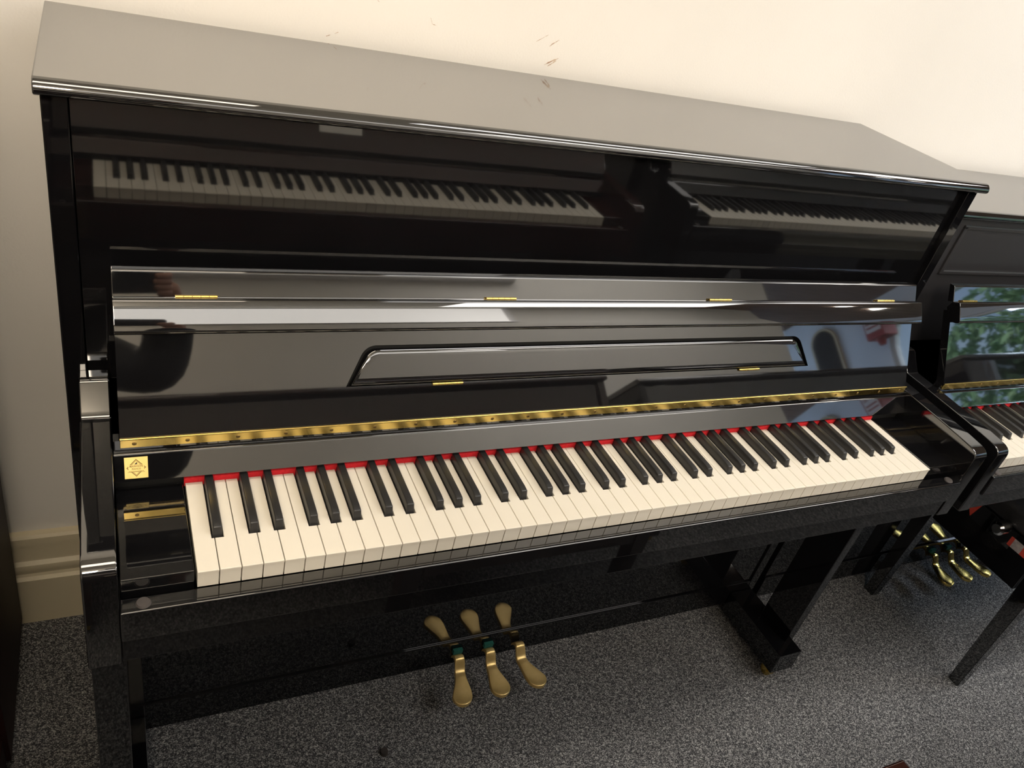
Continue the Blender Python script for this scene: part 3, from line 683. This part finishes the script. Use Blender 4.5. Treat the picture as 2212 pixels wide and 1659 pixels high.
# right-hand fingers wrap the phone's right end, thumb behind it; left hand hangs relaxed
for k, (du, ln) in enumerate(((0.020, 0.9), (0.006, 1.0), (-0.008, 0.95), (-0.021, 0.78))):
    p0 = hand + upv * du; p1 = p0 + fwd * 0.026 - right * 0.004; p2 = p1 - right * 0.024 * ln + fwd * 0.004; p3 = p2 - right * 0.022 * ln - fwd * 0.001
    merge(bb, skin_mesh([(p0, 0.010), (p1, 0.009), (p2, 0.0085), (p3, 0.0075)], [(0, 1), (1, 2), (2, 3)], 1))
p0 = hand - upv * 0.02; merge(bb, skin_mesh([(p0, 0.011), (p0 - right * 0.025 - fwd * 0.012 + upv * 0.012, 0.010), (p0 - right * 0.045 - fwd * 0.004 + upv * 0.026, 0.0085)], [(0, 1), (1, 2)], 1))
lh = B(-0.225, 0.10, 0.82)
for k, (dx, ln) in enumerate(((0.026, 0.9), (0.009, 1.0), (-0.008, 0.95), (-0.024, 0.78))):
    p0 = lh + fw * dx - Vector((0, 0, 0.01)); p1 = p0 + Vector((0, 0, -0.035 * ln)) + rt * 0.004; p2 = p1 + Vector((0, 0, -0.024 * ln)) + rt * 0.014
    merge(bb, skin_mesh([(p0, 0.0095), (p1, 0.0085), (p2, 0.0075)], [(0, 1), (1, 2)], 1))
p0 = lh + fw * 0.02; merge(bb, skin_mesh([(p0, 0.011), (p0 + fw * 0.025 - Vector((0, 0, 0.025)), 0.010), (p0 + fw * 0.03 - Vector((0, 0, 0.05)), 0.0085)], [(0, 1), (1, 2)], 1))
# nose and ears
merge(bb, skin_mesh([(B(0, 0.128, 1.655), 0.010), (B(0, 0.150, 1.628), 0.013), (B(0, 0.135, 1.615), 0.012)], [(0, 1), (1, 2)], 1))
for s in (-1, 1): merge(bb, skin_mesh([(B(s * 0.090, 0.04, 1.665), 0.014), (B(s * 0.098, 0.035, 1.645), 0.015), (B(s * 0.090, 0.042, 1.620), 0.010)], [(0, 1), (1, 2)], 1))
pobj('body', bb, M['skin'])
for s in (-1, 1):
    bm = bmesh.new(); bmesh.ops.create_uvsphere(bm, u_segments=12, v_segments=8, radius=0.012); bmesh.ops.translate(bm, verts=bm.verts[:], vec=B(s * 0.033, 0.128, 1.66)); pobj('eye', bm, M['eye'])
bm = skin_mesh([(B(-0.022, 0.130, 1.585), 0.005), (B(0, 0.138, 1.583), 0.007), (B(0.022, 0.130, 1.585), 0.005)], [(0, 1), (1, 2)], 1); pobj('mouth', bm, M['red_cloth'])
bm = skin_mesh([(B(0, 0.02, 1.71), 0.100), (B(0, 0.05, 1.755), 0.075), (B(0, -0.02, 1.64), 0.085)], [(0, 1), (0, 2)]); pobj('hair', bm, M['hair'])
wr = hand + right * 0.02 - upv * 0.055
bm = skin_mesh([(B(0, 0, 0.93), 0.150), (B(0, 0.01, 1.15), 0.145), (B(0, 0.02, 1.32), 0.155), (B(0, 0.02, 1.43), 0.115), (B(0.195, 0.02, 1.41), 0.075), (el, 0.075), (el.lerp(wr, 0.5), 0.066), (el.lerp(wr, 0.9), 0.056),
                (B(-0.195, 0.02, 1.41), 0.075), (B(-0.255, 0.0, 1.13), 0.060), (B(-0.235, 0.07, 0.93), 0.045)], [(0, 1), (1, 2), (2, 3), (3, 4), (4, 5), (5, 6), (6, 7), (3, 8), (8, 9), (9, 10)]); pobj('jacket', bm, M['jacket'])
bm = skin_mesh([(B(0, 0, 0.95), 0.140), (B(0.095, 0, 0.85), 0.100), (B(0.105, 0.02, 0.48), 0.078), (B(0.105, 0, 0.10), 0.062), (B(-0.095, 0, 0.85), 0.100), (B(-0.105, 0.02, 0.48), 0.078), (B(-0.105, 0, 0.10), 0.062)],
               [(0, 1), (1, 2), (2, 3), (0, 4), (4, 5), (5, 6)]); pobj('trousers', bm, M['trousers'])
for s in (-1, 1):
    bm = skin_mesh([(B(s * 0.105, -0.05, 0.046), 0.043), (B(s * 0.112, 0.08, 0.044), 0.043), (B(s * 0.118, 0.19, 0.036), 0.034)], [(0, 1), (1, 2)]); pobj('shoe', bm, M['jacket'])
# the phone
bm = bmesh.new(); slab(bm, rounded(rounded(rounded(rounded([(-0.125, -0.034), (0.022, -0.034), (0.022, 0.034), (-0.125, 0.034)], 3, 0.010), 2, 0.010), 1, 0.010), 0, 0.010), -0.0040, 0.0040, 0.001, bevel_bottom=True)
o = obj('phone', bm, M['black']); tag(o, 'black phone held level by the person', 'phone')
o.matrix_world = Matrix(((right.x, upv.x, -fwd.x, PH.x), (right.y, upv.y, -fwd.y, PH.y), (right.z, upv.z, -fwd.z, PH.z), (0, 0, 0, 1))) @ Matrix.Translation((0.112, 0, -0.0))

# --------------------------------------------------------------- world, camera
W = bpy.data.worlds.new('sky'); bpy.context.scene.world = W; W.use_nodes = True
nt = W.node_tree; bg = nt.nodes['Background']
sky = nt.nodes.new('ShaderNodeTexSky'); sky.sky_type = 'NISHITA'; sky.sun_disc = False; sky.sun_elevation = math.radians(42); sky.sun_rotation = math.radians(200)
nt.links.new(sky.outputs['Color'], bg.inputs['Color']); bg.inputs['Strength'].default_value = 0.30

cd = bpy.data.cameras.new('camera'); cam = bpy.data.objects.new('camera', cd); link(cam)
Rr = [[0.893, -0.390, 0.225], [-0.043, -0.572, -0.819], [0.449, 0.721, -0.528]]
rows = CAMROWS = None
from math import sin, cos
def rotv(w):
    t = math.sqrt(sum(a * a for a in w)); k = [a / t for a in w]
    Kx = Matrix(((0, -k[2], k[1]), (k[2], 0, -k[0]), (-k[1], k[0], 0)))
    return Matrix.Identity(3) + sin(t) * Kx + (1 - cos(t)) * (Kx @ Kx)
Rm = rotv((0.6089989, -0.4642688, 0.1007348)) @ Matrix(((1, 0, 0), (0, 0, -1), (0, 1, 0)))
r_, d_, f_ = Rm[0], Rm[1], Rm[2]
cam.matrix_world = Matrix(((r_[0], -d_[0], -f_[0], CAM.x), (r_[1], -d_[1], -f_[1], CAM.y), (r_[2], -d_[2], -f_[2], CAM.z), (0, 0, 0, 1)))
cd.sensor_fit = 'HORIZONTAL'; cd.sensor_width = 36.0; cd.lens = 36.0 * 1700.879 / 2212.0; cd.clip_start = 0.005
bpy.context.scene.camera = cam
vs = bpy.context.scene.view_settings
vs.view_transform = 'Standard'; vs.look = 'None'; vs.exposure = 0.0; vs.gamma = 1.0
